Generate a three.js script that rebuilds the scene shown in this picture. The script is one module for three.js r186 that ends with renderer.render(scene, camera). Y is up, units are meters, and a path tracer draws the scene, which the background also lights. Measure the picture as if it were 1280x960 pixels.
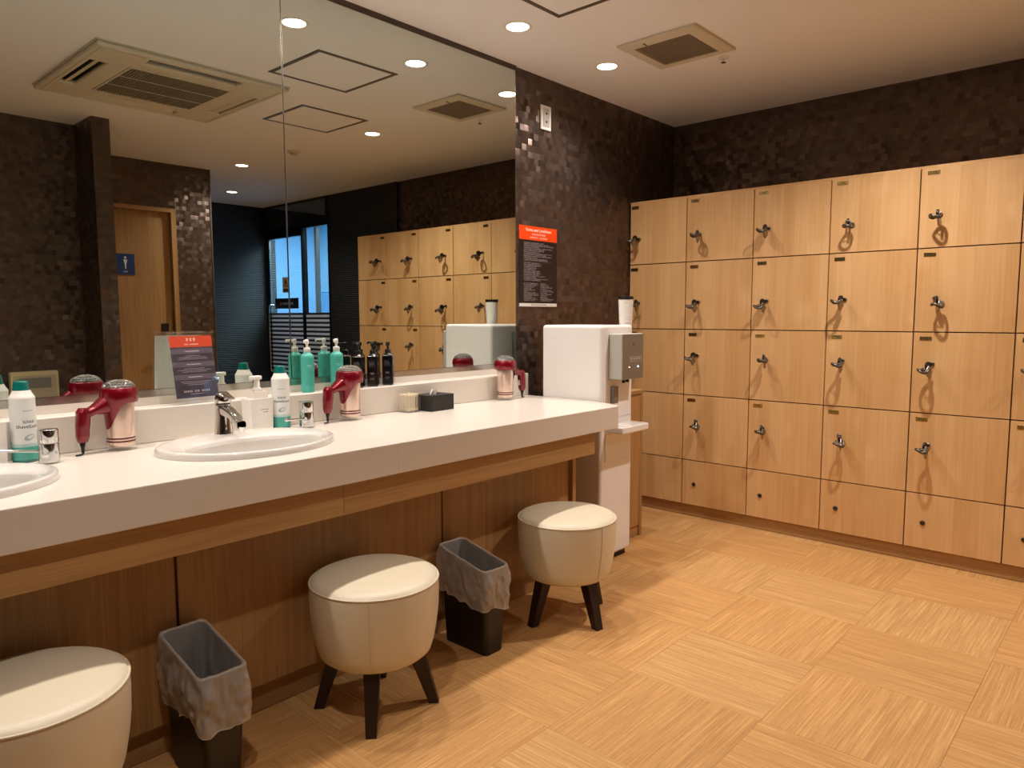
import * as THREE from 'three';
import { RoundedBoxGeometry } from 'three/addons/geometries/RoundedBoxGeometry.js';
import { mergeGeometries } from 'three/addons/utils/BufferGeometryUtils.js';
import { RectAreaLightUniformsLib } from 'three/addons/lights/RectAreaLightUniformsLib.js';

RectAreaLightUniformsLib.init();
// ------------------------------------------------------------------ camera, exposure
const scene = new THREE.Scene();
const camera = new THREE.PerspectiveCamera(56.04, 1280 / 960, 0.05, 60);
{
  const yaw = 0.8372, pitch = 0.0942, roll = -0.0027;
  const f = new THREE.Vector3(Math.sin(yaw) * Math.cos(pitch), -Math.sin(pitch), -Math.cos(yaw) * Math.cos(pitch));
  const r = f.clone().cross(new THREE.Vector3(0, 1, 0)).normalize();
  const u = r.clone().cross(f);
  camera.position.set(0, 1.1744, 2.4354);
  camera.up.copy(u.multiplyScalar(Math.cos(roll)).addScaledVector(r, -Math.sin(roll)));
  camera.lookAt(camera.position.clone().add(f));
}
const renderer = new THREE.WebGLRenderer({ antialias: true });
renderer.toneMapping = THREE.LinearToneMapping;
renderer.toneMappingExposure = 0.62;
renderer.shadowMap.enabled = true;
scene.background = new THREE.Color(0x000000);

const CE = 2.388;                         // ceiling height
const WARM = new THREE.Color(1.0, 0.90, 0.84);
// recessed downlights: x, z, strength in candela
const DOWNLIGHTS = [
  [3.03, 0.335, 5.3], [2.372, 0.335, 5.3], [1.716, 0.335, 5.3], [1.06, 0.335, 5.3], [0.404, 0.335, 5.3], [-0.25, 0.335, 5.3],
  [3.06, 1.585, 14], [0.36, 1.585, 6.5], [2.97, 3.18, 9], [3.517, 4.427, 6],  // the one left of the air conditioner is unseen, added for fill
];

// ------------------------------------------------------------------ helpers
let seed = 12345;
const rnd = () => { seed = (seed * 1664525 + 1013904223) >>> 0; return seed / 4294967296; };
const used = {};
const numbered = n => { const k = used[n] = (used[n] ?? -1) + 1; return k ? `${n}_${String(k).padStart(3, '0')}` : n; };
const V = (x, y, z) => new THREE.Vector3(x, y, z);
function prep(g) {
  if (!g.attributes.uv) g.setAttribute('uv', new THREE.BufferAttribute(new Float32Array(g.attributes.position.count * 2), 2));
  for (const k of Object.keys(g.attributes)) if (!['position', 'normal', 'uv'].includes(k)) g.deleteAttribute(k);
  return g.index ? g.toNonIndexed() : g;
}
function join(gs) { return Array.isArray(gs) ? (gs.length === 1 ? gs[0] : mergeGeometries(gs.map(prep))) : gs; }
function mesh(name, gs, mat, parent) {
  const m = new THREE.Mesh(join(gs), mat);
  m.castShadow = m.receiveShadow = true;
  m.name = parent ? name : numbered(name);
  (parent || scene).add(m);
  return m;
}
function thing(name, label, category, [x, y, z] = [0, 0, 0], turn = 0, group) {
  const o = new THREE.Group(); o.name = numbered(name); scene.add(o);
  o.position.set(x, y, z); o.rotation.y = turn;
  o.userData = { label, category }; if (group) o.userData.group = group;
  return o;
}
function tag(o, label, category, group) { o.userData = { label, category }; if (group) o.userData.group = group; return o; }
function struct(name, gs, mat, label) { const m = mesh(name, gs, mat); m.userData.kind = 'structure'; if (label) m.userData.label = label; return m; }
// box given by its extents
function bx(x0, x1, y0, y1, z0, z1, r = 0) {
  const w = x1 - x0, h = y1 - y0, d = z1 - z0;
  const g = r ? new RoundedBoxGeometry(w, h, d, 2, r) : new THREE.BoxGeometry(w, h, d);
  g.translate((x0 + x1) / 2, (y0 + y1) / 2, (z0 + z1) / 2); return g;
}
// metric uv from the dominant axis of each normal
function muv(g, size = 1, off = [0, 0], swap = false) {
  g = prep(g); const p = g.attributes.position, n = g.attributes.normal, u = g.attributes.uv;
  for (let i = 0; i < p.count; i += 3) {
    let nx = 0, ny = 0, nz = 0;
    for (let k = 0; k < 3; k++) { nx += Math.abs(n.getX(i + k)); ny += Math.abs(n.getY(i + k)); nz += Math.abs(n.getZ(i + k)); }
    for (let k = 0; k < 3; k++) {
      const j = i + k; let a, b;
      if (ny > nx && ny > nz) { a = p.getX(j); b = p.getZ(j); } else if (nx > nz) { a = p.getZ(j); b = p.getY(j); } else { a = p.getX(j); b = p.getY(j); }
      if (swap) [a, b] = [b, a];
      u.setXY(j, a / size + off[0], b / size + off[1]);
    }
  }
  return g;
}
function lathe(pts, seg = 32) { return new THREE.LatheGeometry(pts.map(p => new THREE.Vector2(p[0], p[1])), seg); }
function tube(pts, r, seg = 24, rs = 8) { return new THREE.TubeGeometry(new THREE.CatmullRomCurve3(pts.map(p => V(...p))), seg, r, rs); }
function cyl(r0, r1, h, seg = 24, x = 0, y = 0, z = 0) { const g = new THREE.CylinderGeometry(r1, r0, h, seg); g.translate(x, y + h / 2, z); return g; }
function taperBox(w0, d0, w1, d1, h) { // bottom size, top size
  const g = new THREE.BoxGeometry(1, h, 1); const p = g.attributes.position;
  for (let i = 0; i < p.count; i++) { const t = p.getY(i) > 0; p.setX(i, p.getX(i) * (t ? w1 : w0)); p.setZ(i, p.getZ(i) * (t ? d1 : d0)); p.setY(i, t ? h : 0); }
  g.computeVertexNormals(); return g;
}
function grid(nu, nv, fn, closeU = false) { // parametric grid surface, fn(u,v)->[x,y,z]
  const pos = [], uv = [], idx = [];
  for (let j = 0; j <= nv; j++) for (let i = 0; i <= nu; i++) { const u = i / nu, v = j / nv; pos.push(...fn(u, v)); uv.push(u, v); }
  for (let j = 0; j < nv; j++) for (let i = 0; i < nu; i++) { const a = j * (nu + 1) + i, b = a + 1, c = a + nu + 1, d = c + 1; idx.push(a, b, c, b, d, c); }
  const g = new THREE.BufferGeometry();
  g.setAttribute('position', new THREE.Float32BufferAttribute(pos, 3)); g.setAttribute('uv', new THREE.Float32BufferAttribute(uv, 2));
  g.setIndex(idx); g.computeVertexNormals();
  if (closeU) { const n = g.attributes.normal; for (let j = 0; j <= nv; j++) { const a = j * (nu + 1), b = a + nu; const s = V(n.getX(a) + n.getX(b), n.getY(a) + n.getY(b), n.getZ(a) + n.getZ(b)).normalize(); n.setXYZ(a, s.x, s.y, s.z); n.setXYZ(b, s.x, s.y, s.z); } }
  return g;
}
// ------------------------------------------------------------------ textures
const hsh = (x, y, s) => { let h = (x * 374761393 + y * 668265263 + s * 974634777) | 0; h = Math.imul(h ^ (h >>> 13), 1274126177); return ((h ^ (h >>> 16)) >>> 0) / 4294967296; };
const sm = t => t * t * (3 - 2 * t);
const clamp = (v, a = 0, b = 1) => Math.min(b, Math.max(a, v));
function vn(x, y, px, py, s) { // periodic value noise
  const xi = Math.floor(x), yi = Math.floor(y), fx = sm(x - xi), fy = sm(y - yi), m = (a, n) => ((a % n) + n) % n;
  const a = hsh(m(xi, px), m(yi, py), s), b = hsh(m(xi + 1, px), m(yi, py), s), c = hsh(m(xi, px), m(yi + 1, py), s), d = hsh(m(xi + 1, px), m(yi + 1, py), s);
  return (a + (b - a) * fx) * (1 - fy) + (c + (d - c) * fx) * fy;
}
function dataTex(w, h, fn, srgb) {
  const d = new Uint8Array(w * h * 4);
  for (let j = 0; j < h; j++) for (let i = 0; i < w; i++) { const c = fn(i / w, j / h, i, j), k = (j * w + i) * 4; d[k] = clamp(c[0], 0, 255); d[k + 1] = clamp(c[1], 0, 255); d[k + 2] = clamp(c[2], 0, 255); d[k + 3] = 255; }
  const t = new THREE.DataTexture(d, w, h); t.wrapS = t.wrapT = THREE.RepeatWrapping; t.magFilter = THREE.LinearFilter; t.minFilter = THREE.LinearMipmapLinearFilter; t.generateMipmaps = true;
  if (srgb) t.colorSpace = THREE.SRGBColorSpace; t.needsUpdate = true; return t;
}
function canvasTex(w, h, draw) {
  const c = document.createElement('canvas'); c.width = w; c.height = h; draw(c.getContext('2d'), w, h);
  const t = new THREE.CanvasTexture(c); t.colorSpace = THREE.SRGBColorSpace; return t;
}
const mixc = (a, b, t) => [a[0] + (b[0] - a[0]) * t, a[1] + (b[1] - a[1]) * t, a[2] + (b[2] - a[2]) * t];
// maple veneer, grain along v; one repeat = 1.6 m
const mapleStrips = []; { let x = 0; while (x < 1) { const w = 0.03 + 0.06 * rnd(); mapleStrips.push([x, rnd()]); x += w; } }
const mapleTex = dataTex(1024, 1024, (u, v) => {
  let s = mapleStrips[0]; for (const q of mapleStrips) if (q[0] <= u) s = q; else break;
  const wob = 0.006 * vn(u * 12, v * 5, 12, 5, 3);
  const fine = vn((u + wob) * 300, v * 9, 300, 9, 1), med = vn((u + wob) * 70, v * 4, 70, 4, 2), fig = vn(u * 26, v * 11, 26, 11, 5), big = vn(u * 9, v * 5, 9, 5, 8);
  let t = 0.30 * fine + 0.24 * med + 0.16 * big + 0.42 * s[1] - 0.05;
  if (fig > 0.74) t -= (fig - 0.74) * 1.3; else if (fig < 0.2) t += (0.2 - fig) * 0.9;
  return mixc([228, 187, 133], [203, 155, 98], clamp(t));
}, true);
// straight-grained oak, grain along v; one repeat = 1 m
const oakTex = dataTex(1024, 512, (u, v) => {
  const wob = 0.004 * vn(u * 10, v * 4, 10, 4, 13);
  const fine = vn((u + wob) * 420, v * 7, 420, 7, 11), med = vn((u + wob) * 60, v * 3, 60, 3, 12), big = vn(u * 12, v * 2, 12, 2, 14);
  return mixc([192, 150, 97], [148, 108, 63], clamp(0.45 * fine + 0.35 * med + 0.25 * big - 0.05));
}, true);
// floor tile: streaky ribs along v; one repeat = 0.437 m
const streak = (u, v) => {
  const w = 0.002 * vn(u * 9, v * 6, 9, 6, 24);
  return 0.30 * vn((u + w) * 100, v * 3, 100, 3, 21) + 0.42 * vn((u + w) * 180, v * 4, 180, 4, 22) + 0.12 * vn(u * 120, v * 40, 120, 40, 23) + 0.16 * vn(u * 10, v * 3, 10, 3, 25);
};
const tileTex = dataTex(1024, 512, (u, v) => { const s = streak(u, v); return mixc([214, 169, 108], [182, 136, 80], clamp((s - 0.22) * 1.85)); }, true);
const tileBump = dataTex(1024, 512, (u, v) => { const s = 255 * (1 - streak(u, v)); return [s, s, s]; });
// metallic mosaic wallpaper: small square facets, each tilted its own way; one repeat = 32 facets = 1.0 m
const N = 32;
const cellOf = (u, v) => { const row = Math.floor(v * N), x = u * N + (row % 2 ? 0.5 : 0); const ci = Math.floor(x) % N; return [ci, row, x - Math.floor(x), v * N - row]; };
const mosaicNormal = dataTex(1024, 1024, (u, v) => {
  const [ci, cj, fx, fy] = cellOf(u, v);
  const e = 0.12; let nx = (hsh(ci, cj, 41) - 0.5) * 0.42, ny = (hsh(ci, cj, 42) - 0.5) * 0.42;
  if (fx < e) nx -= (1 - fx / e) * 0.14; if (fx > 1 - e) nx += (1 - (1 - fx) / e) * 0.14;
  if (fy < e) ny -= (1 - fy / e) * 0.14; if (fy > 1 - e) ny += (1 - (1 - fy) / e) * 0.14;
  const l = Math.hypot(nx, ny, 1); return [127.5 + 127.5 * nx / l, 127.5 + 127.5 * ny / l, 127.5 + 127.5 / l];
});
const mosaicRough = dataTex(512, 512, (u, v) => { const [ci, cj] = cellOf(u, v); const r = 255 * (0.30 + 0.16 * hsh(ci, cj, 43)); return [r, r, 0]; });
const mosaicCol = dataTex(512, 512, (u, v) => { const [ci, cj] = cellOf(u, v); const k = 0.92 + 0.16 * hsh(ci, cj, 44) + 0.08 * (vn(u * 90, v * 90, 90, 90, 45) - 0.5); return [100 * k, 84 * k, 75 * k]; }, true);
// dark ribbed tile: horizontal ridges, one repeat = 8 ribs = 0.16 m
const ribBump = dataTex(64, 256, (u, v) => { const t = (v * 8) % 1, s = 255 * Math.pow(Math.abs(Math.sin(Math.PI * t)), 0.6) * (0.85 + 0.15 * hsh(Math.floor(v * 8), 0, 51)); return [s, s, s]; });
const plasterBump = dataTex(256, 256, (u, v) => { const s = 255 * (0.5 * vn(u * 60, v * 60, 60, 60, 61) + 0.5 * vn(u * 128, v * 128, 128, 128, 62)); return [s, s, s]; });
const leatherBump = dataTex(256, 256, (u, v) => { const s = 255 * (0.6 * vn(u * 64, v * 64, 64, 64, 71) + 0.4 * vn(u * 128, v * 128, 128, 128, 72)); return [s, s, s]; });

// ------------------------------------------------------------------ materials
const std = o => new THREE.MeshStandardMaterial(o), phy = o => new THREE.MeshPhysicalMaterial(o);
const M = {
  ceiling: std({ color: 0xf4f5f7, roughness: 0.9, bumpMap: plasterBump, bumpScale: 0.0004 }),
  mosaic: std({ map: mosaicCol, normalMap: mosaicNormal, roughnessMap: mosaicRough, roughness: 1, metalness: 0.7 }),
  ribbed: std({ color: 0x1d1f24, roughness: 0.42, bumpMap: ribBump, bumpScale: 0.006 }),
  mirror: std({ color: 0xd6dcd5, metalness: 1, roughness: 0.0 }),
  chromeTrim: std({ color: 0xc8c4bc, metalness: 1, roughness: 0.25 }),
  darkTrim: std({ color: 0x5c5148, metalness: 0.5, roughness: 0.5 }),
  solid: phy({ color: 0xded6ca, roughness: 0.32, clearcoat: 0.25, clearcoatRoughness: 0.2 }),
  china: phy({ color: 0xdedad3, roughness: 0.12, clearcoat: 0.6, clearcoatRoughness: 0.05 }),
  chrome: std({ color: 0xdcdcdc, metalness: 1, roughness: 0.07 }),
  oak: std({ map: oakTex, roughness: 0.5 }),
  maple: std({ map: mapleTex, roughness: 0.42 }),
  carcass: std({ color: 0x5e3a1c, roughness: 0.7 }),
  brass: std({ color: 0xd8bf7c, metalness: 1, roughness: 0.22 }),
  plateInk: std({ color: 0x3a2a14, roughness: 0.6 }),
  steel: std({ color: 0x9b948a, metalness: 1, roughness: 0.28 }),
  darkSteel: std({ color: 0x4e4a44, metalness: 0.9, roughness: 0.35 }),
  keyBand: std({ color: 0x6b655a, metalness: 0.8, roughness: 0.3 }),
  cream: phy({ color: 0xdacfb4, roughness: 0.42, bumpMap: leatherBump, bumpScale: 0.0003, clearcoat: 0.15, clearcoatRoughness: 0.4 }),
  creamSeam: std({ color: 0xcdbf9d, roughness: 0.55 }),
  darkWood: std({ color: 0x24110c, roughness: 0.38 }),
  binBlack: std({ color: 0x150d0b, roughness: 0.4 }),
  liner: phy({ color: 0xf6efe4, roughness: 0.3, transmission: 0.72, thickness: 0, side: THREE.DoubleSide }),
  red: phy({ color: 0x7d0019, roughness: 0.25, metalness: 0.3, clearcoat: 0.5, clearcoatRoughness: 0.06 }),
  redDark: std({ color: 0x5c0614, roughness: 0.35 }),
  pearl: phy({ color: 0xeccfbe, roughness: 0.18, metalness: 0.55, clearcoat: 1, clearcoatRoughness: 0.05 }),
  acrylic: phy({ color: 0xffffff, roughness: 0.03, transmission: 1, thickness: 0, ior: 1.49 }),
  blackPlastic: std({ color: 0x0d0d0e, roughness: 0.4 }),
  whitePlastic: std({ color: 0xf0ece4, roughness: 0.35 }),
  serverWhite: phy({ color: 0xf2efec, roughness: 0.28, clearcoat: 0.4, clearcoatRoughness: 0.15 }),
  greyFront: std({ color: 0x857e74, metalness: 0.35, roughness: 0.4 }),
  greyLight: std({ color: 0xb9b6b0, roughness: 0.4 }),
  teal: std({ color: 0x4db5a6, roughness: 0.38 }),
  tealCap: phy({ color: 0x0b6f66, roughness: 0.2, clearcoat: 0.6 }),
  glossBlack: phy({ color: 0x0b0b0d, roughness: 0.15, clearcoat: 0.5 }),
  paper: std({ color: 0xf4f2ec, roughness: 0.85, side: THREE.DoubleSide }),
  tissueBox: std({ color: 0x1b1917, roughness: 0.5 }),
  swab: std({ color: 0xeadcbc, roughness: 0.9 }),
  acPanel: std({ color: 0xd8d0bb, roughness: 0.5 }),
  acGrille: std({ color: 0x9a8f7c, roughness: 0.6 }),
  ventGrille: std({ color: 0x8e8170, roughness: 0.6 }),
  hatchFrame: std({ color: 0x6a6054, metalness: 0.4, roughness: 0.45 }),
  duct: std({ color: 0x8f8b84, metalness: 0.3, roughness: 0.6 }),
  glass: phy({ color: 0xf1f7fa, roughness: 0.0, transmission: 1, thickness: 0, ior: 1.5 }),
  frameBlack: std({ color: 0x101113, metalness: 0.4, roughness: 0.35 }),
  film: std({ color: 0x2d2a2e, roughness: 0.5 }),
  filmStrip: phy({ color: 0xd5d8de, roughness: 0.9, transmission: 0.35, thickness: 0 }),
  bathWall: std({ color: 0x9cc8ea, roughness: 0.5 }),
  bathPale: std({ color: 0xbfe0ee, roughness: 0.5 }),
  signBlue: std({ color: 0x1d3f73, roughness: 0.4 }),
  lampGlow: std({ color: 0xffffff, emissive: 0xfff2de, emissiveIntensity: 22 }),
  coolGlow: std({ color: 0xffffff, emissive: 0xbfe2ff, emissiveIntensity: 5.0 }),
};
const tileMats = [0xffffff, 0xf9f3ea, 0xfff9f1].map(c => std({ map: tileTex, color: c, roughness: 0.75, bumpMap: tileBump, bumpScale: 0.0011 }));

// ------------------------------------------------------------------ setting: floor, ceiling, walls
const P = 0.4375, TX = 1.965, TZ = 1.195;
{
  const floor = struct('floor', bx(-1.72, 4.4, -0.10, -0.006, -0.12, 5.3), std({ color: 0x8a6136, roughness: 0.9 }), 'floor of square streaked carpet tiles laid in alternating directions');
  const rects = [[-1.6, 3.80, 0.49, 2.8], [2.62, 3.80, 0.0, 0.49], [3.80, 4.28, 2.76, 2.8], [1.74, 4.28, 2.8, 3.55], [2.875, 4.28, 3.55, 5.18]];
  for (let i = -9; i < 7; i++) for (let j = -4; j < 11; j++) {
    const x0 = TX + i * P, z0 = TZ + j * P;
    for (const [a, b, c, d] of rects) {
      const xa = Math.max(a, x0 + 0.0004), xb = Math.min(b, x0 + P - 0.0004), za = Math.max(c, z0 + 0.0004), zb = Math.min(d, z0 + P - 0.0004);
      if (xb - xa < 0.01 || zb - za < 0.01) continue;
      const odd = (i + j) & 1;                                   // grain along z where odd is 0, along x where 1
      const lift = 0.0005 * hsh(i + 20, j + 20, 5);
      const g = muv(bx(xa, xb, -0.006, lift, za, zb), P, [hsh(i + 20, j + 20, 1), hsh(i + 20, j + 20, 2)], !!odd);
      mesh('floor_tile', g, tileMats[Math.floor(hsh(i + 20, j + 20, 3) * 3)], floor);
    }
  }
}
{
  const s = new THREE.Shape([[-1.72, -0.12], [6.4, -0.12], [6.4, 6.2], [-1.72, 6.2]].map(p => new THREE.Vector2(p[0], -p[1])));
  for (const [x, z] of DOWNLIGHTS) { const h = new THREE.Path(); h.absarc(x, -z, 0.050, 0, Math.PI * 2, true); s.holes.push(h); }
  for (const [x, z, a] of [[1.69, 1.575, 0.43], [3.03, 0.715, 0.145]]) s.holes.push(new THREE.Path([[x - a, -z - a], [x - a, -z + a], [x + a, -z + a], [x + a, -z - a]].map(p => new THREE.Vector2(...p))));   // openings of air conditioner and vent
  const g = new THREE.ExtrudeGeometry(s, { depth: 0.08, bevelEnabled: false, curveSegments: 20 });
  g.rotateX(-Math.PI / 2); g.translate(0, CE, 0);
  struct('ceiling', muv(g, 0.5), M.ceiling, 'white plaster ceiling');
  struct('ceiling_void', bx(-1.72, 6.4, CE + 0.36, CE + 0.40, -0.12, 6.2), M.ceiling, 'closed space above the ceiling');
}
struct('wall_front', muv(bx(-1.72, 4.4, -0.1, CE, -0.12, 0)), M.mosaic, 'dark brown metallic mosaic wall that carries the mirror');
struct('wall_right', muv(bx(4.28, 4.40, -0.1, CE, 0.0, 2.83)), M.mosaic, 'dark brown mosaic wall behind the lockers');
struct('wall_ribbed', muv(bx(4.262, 4.40, -0.1, CE, 2.83, 3.92), 0.16), M.ribbed, 'black ribbed tile wall between lockers and glass door');
struct('wall_rear', muv(bx(-1.72, 1.64, -0.1, CE, 2.8, 2.92)), M.mosaic, 'dark mosaic wall facing the mirror');
struct('wall_partition', muv(bx(1.64, 1.742, -0.1, CE, 2.482, 3.67)), M.mosaic, 'dark end of a short partition wall');
struct('wall_restroom', [muv(bx(2.575, 2.875, -0.1, CE, 3.55, 3.67)), muv(bx(1.742, 2.575, 2.035, CE, 3.55, 3.67))], M.mosaic, 'brown glittering mosaic wall around the wooden door');
struct('wall_passage', muv(bx(2.755, 2.875, -0.1, CE, 3.67, 5.3), 0.16), M.ribbed, 'black ribbed wall of the passage');
struct('wall_end', muv(bx(2.875, 4.40, -0.1, CE, 5.18, 5.3), 0.16), M.ribbed, 'black ribbed tile wall at the end of the passage');
struct('wall_left', muv(bx(-1.72, -1.6, -0.1, CE, 0, 2.8)), M.mosaic, 'dark mosaic wall at the near end of the counter');
// metal corner strips
struct('trim_1', bx(2.868, 2.880, 0, CE, 3.544, 3.556), M.darkTrim, 'thin metal corner strip of the restroom wall');
struct('trim_2', bx(4.254, 4.264, 0, CE, 2.822, 2.834), M.darkTrim, 'thin metal strip beside the ribbed wall');
struct('trim_3', bx(4.255, 4.263, 0, CE, 3.905, 3.92), M.frameBlack);

// the bathing lobby beyond the glass
struct('wall_lobby_back', [bx(5.6, 5.7, 1.5, CE, 2.6, 6.2)], M.bathPale, 'pale blue upper wall seen through the glass');
struct('wall_lobby_low', [bx(5.59, 5.7, -0.1, 1.492, 2.6, 6.2)], M.bathWall, 'blue lower wall seen through the glass');
struct('wall_lobby_side', [bx(4.4, 5.7, -0.1, CE, 6.1, 6.2), bx(4.4, 5.7, -0.1, CE, 2.5, 2.6), bx(4.3, 4.4, -0.1, CE, 5.3, 6.2)], M.bathWall, 'blue side walls of the lobby beyond the glass');
struct('floor_lobby', bx(4.4, 5.7, -0.1, 0, 2.5, 6.2), std({ color: 0x6d7076, roughness: 0.5 }), 'grey floor beyond the glass');
{
  const t = thing('added_lobby_lamp', 'added square bluish-white lamp put in to light the lobby beyond the glass', 'ceiling lamp', [5.0, CE, 4.6]);  // added lamp, invented to give the lobby its cool blue light
  mesh('lamp_frame', [bx(-0.42, 0.42, -0.02, 0, -0.62, -0.6), bx(-0.42, 0.42, -0.02, 0, 0.6, 0.62), bx(-0.42, -0.4, -0.02, 0, -0.6, 0.6), bx(0.4, 0.42, -0.02, 0, -0.6, 0.6)], M.whitePlastic, t);
  mesh('lamp_diffuser', bx(-0.4, 0.4, -0.012, -0.002, -0.6, 0.6), M.coolGlow, t);
  const l = new THREE.RectAreaLight(new THREE.Color(0.68, 0.87, 1.0), 38, 0.8, 1.2); l.rotation.x = -Math.PI / 2; l.position.set(0, -0.03, 0); t.add(l); l.name = 'lamp_light';
}

// ------------------------------------------------------------------ downlights
{
  const trimG = lathe([[0.0475, 0.006], [0.0475, -0.003], [0.050, -0.004], [0.060, -0.003], [0.062, 0]], 40);
  const coneG = lathe([[0.0478, 0.004], [0.0478, 0.05], [0, 0.052]], 32), lensG = lathe([[0.047, 0.002], [0.030, -0.0005], [0, -0.0015]], 32);
  DOWNLIGHTS.forEach(([x, z, cd], i) => {
    const row = 'glowing round recessed downlight ' + ['above the notice poster', 'above the hair dryer beside the water dispenser', 'above the teal and black pump bottles', 'above the middle basin', 'above the near basin', 'above the near end of the mirror', 'between the ceiling hatch and the lockers', 'added out of view left of the air conditioner as fill light', 'in front of the wooden restroom door', 'in the passage to the glass door'][i];
    const t = thing('downlight', row, 'downlight', [x, CE, z], 0, z < 1 ? 'downlights along the mirror' : undefined);
    mesh('trim_ring', trimG, M.whitePlastic, t); mesh('can', coneG, M.chromeTrim, t); mesh('lens', lensG, M.lampGlow, t);
    const s = new THREE.SpotLight(WARM, cd, 0, 1.22, 1, 2); s.position.set(0, -0.012, 0); s.target.position.set(0, -2, 0); s.castShadow = true; s.shadow.radius = 1.6; s.name = 'lamp_light';
    t.add(s, s.target); s.target.name = 'lamp_aim';
  });
}
// ------------------------------------------------------------------ mirror
[[-1.09, 0.183, 'wide frameless mirror panel behind the near basin'], [0.185, 1.4545, 'wide frameless mirror panel behind the basin with the acrylic sign'], [1.4575, 2.7256, 'wide frameless mirror panel beside the mosaic wall']].forEach(([a, b, l]) => {
  const t = thing('wall_mirror', l, 'mirror', [a, 0.94, 0]);
  mesh('mirror_glass', bx(0.0015, b - a - 0.0015, 0, 1.428, 0.001, 0.006), M.mirror, t);
  mesh('edge_strip', bx(0, 0.0015, 0, 1.428, 0.001, 0.0065), M.chromeTrim, t); mesh('edge_strip', bx(b - a - 0.0015, b - a, 0, 1.428, 0.001, 0.0065), M.chromeTrim, t);
});
struct('trim_4', [bx(-1.6, 2.727, 2.3685, CE, 0, 0.012)], M.darkTrim, 'dark channel along the top of the mirror');
struct('trim_5', [bx(-1.6, 2.727, 0.916, 0.939, 0.0, 0.010)], M.chromeTrim, 'metal channel along the foot of the mirror');

// ------------------------------------------------------------------ worktop with basins
const YC = 0.781, ZF = 0.683, YB = 0.6825, LEDGE = 0.8902;
const BASINS = [[1.085, 0.368], [0.298, 0.368], [-0.49, 0.368]];
{
  const t = thing('worktop', 'long white solid-surface vanity worktop with a seam near its middle', 'worktop');
  const slab = (pts, holes, name) => {
    const s = new THREE.Shape(pts.map(p => new THREE.Vector2(p[0], -p[1])));
    for (const [x, z] of holes) { const h = new THREE.Path(); h.absellipse(x, -z, 0.235, 0.195, 0, Math.PI * 2, true); s.holes.push(h); }
    const g = new THREE.ExtrudeGeometry(s, { depth: YC - YB - 0.008, bevelEnabled: true, bevelSize: 0.004, bevelThickness: 0.004, bevelOffset: -0.004, bevelSegments: 3, curveSegments: 40 });
    g.rotateX(-Math.PI / 2); g.translate(0, YB + 0.004, 0); mesh(name, g, M.solid, t);
  };
  slab([[-1.6, 0.002], [-1.6, ZF], [1.4135, ZF], [1.4135, 0.002]], BASINS, 'slab');
  slab([[1.4143, 0.002], [1.4143, ZF], [2.628, ZF], [2.650, 0.676], [2.664, 0.660], [2.708, 0.52], [2.716, 0.45], [2.716, 0.002]], [], 'slab');
}
tag(mesh('back_ledge', bx(-1.6, 2.716, YC + 0.0005, LEDGE, 0.002, 0.098, 0.004), M.solid), 'raised white ledge running along the foot of the mirror', 'ledge');
struct('trim_6', bx(-1.6, 2.716, LEDGE + 0.0005, 0.9155, 0.0, 0.014), M.solid, 'narrow white strip between ledge and mirror');
BASINS.forEach(([x, z], i) => {
  const t = thing('wash_basin', ['oval white wash basin behind the middle stool, with chrome faucet at its rim', 'oval white wash basin beside the near red dryer', 'oval white wash basin at the near end of the counter'][i], 'basin', [x, YC, z]);
  // outer rim ring and inner bowl; the opening lies toward the front
  const A = 0.268, B = 0.226, a = 0.208, b = 0.134, oz = 0.046;
  const prof = [[0, 0.0005], [0.02, 0.010], [0.08, 0.017], [0.22, 0.020], [0.55, 0.018], [0.86, 0.014], [0.96, 0.008], [1, -0.004]];
  const rim = grid(72, 22, (u, v) => {
    const th = u * Math.PI * 2, f = v * (prof.length - 1), k = Math.min(prof.length - 2, Math.floor(f)), q = f - k;
    const s = prof[k][0] + (prof[k + 1][0] - prof[k][0]) * q, y = prof[k][1] + (prof[k + 1][1] - prof[k][1]) * q;
    return [Math.cos(th) * (A + (a - A) * s), y, Math.sin(th) * (B + (b - B) * s) + oz * s];
  }, true);
  const bowl = grid(72, 18, (u, v) => {
    const th = u * Math.PI * 2, q = 1 - Math.pow(v, 2.4), k = Math.cos(v * Math.PI / 2) * 0.35 + 0.65 * Math.sqrt(Math.max(0, 1 - v * v * v));
    return [Math.cos(th) * a * Math.max(0.001, k), -0.004 - 0.108 * Math.pow(v, 0.8), Math.sin(th) * b * Math.max(0.001, k) + oz];
  }, true);
  M.china.side = THREE.DoubleSide;
  mesh('rim', rim, M.china, t); mesh('bowl', bowl, M.china, t);
  mesh('drain', [cyl(0.022, 0.022, 0.004, 24, 0, -0.1105, oz)], M.chrome, t);
  if (i < 2) { // printed maker's mark on the inside of the bowl
    const mk = canvasTex(128, 96, (c, w, h) => { c.fillStyle = '#efeae2'; c.fillRect(0, 0, w, h); c.strokeStyle = '#3a352e'; c.lineWidth = 9; c.beginPath(); c.arc(40, 40, 18, 0.6, 5.2); c.stroke(); c.beginPath(); c.moveTo(62, 52); c.quadraticCurveTo(92, 48, 98, 16); c.stroke(); c.fillStyle = '#6d655a'; c.fillRect(22, 74, 86, 7); });
    const g = new THREE.PlaneGeometry(0.026, 0.018); g.rotateX(-0.35); g.translate(-0.055, -0.034, oz - b * 0.905);
    mesh('maker_mark', g, std({ map: mk, roughness: 0.25 }), t);
  }
});
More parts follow.
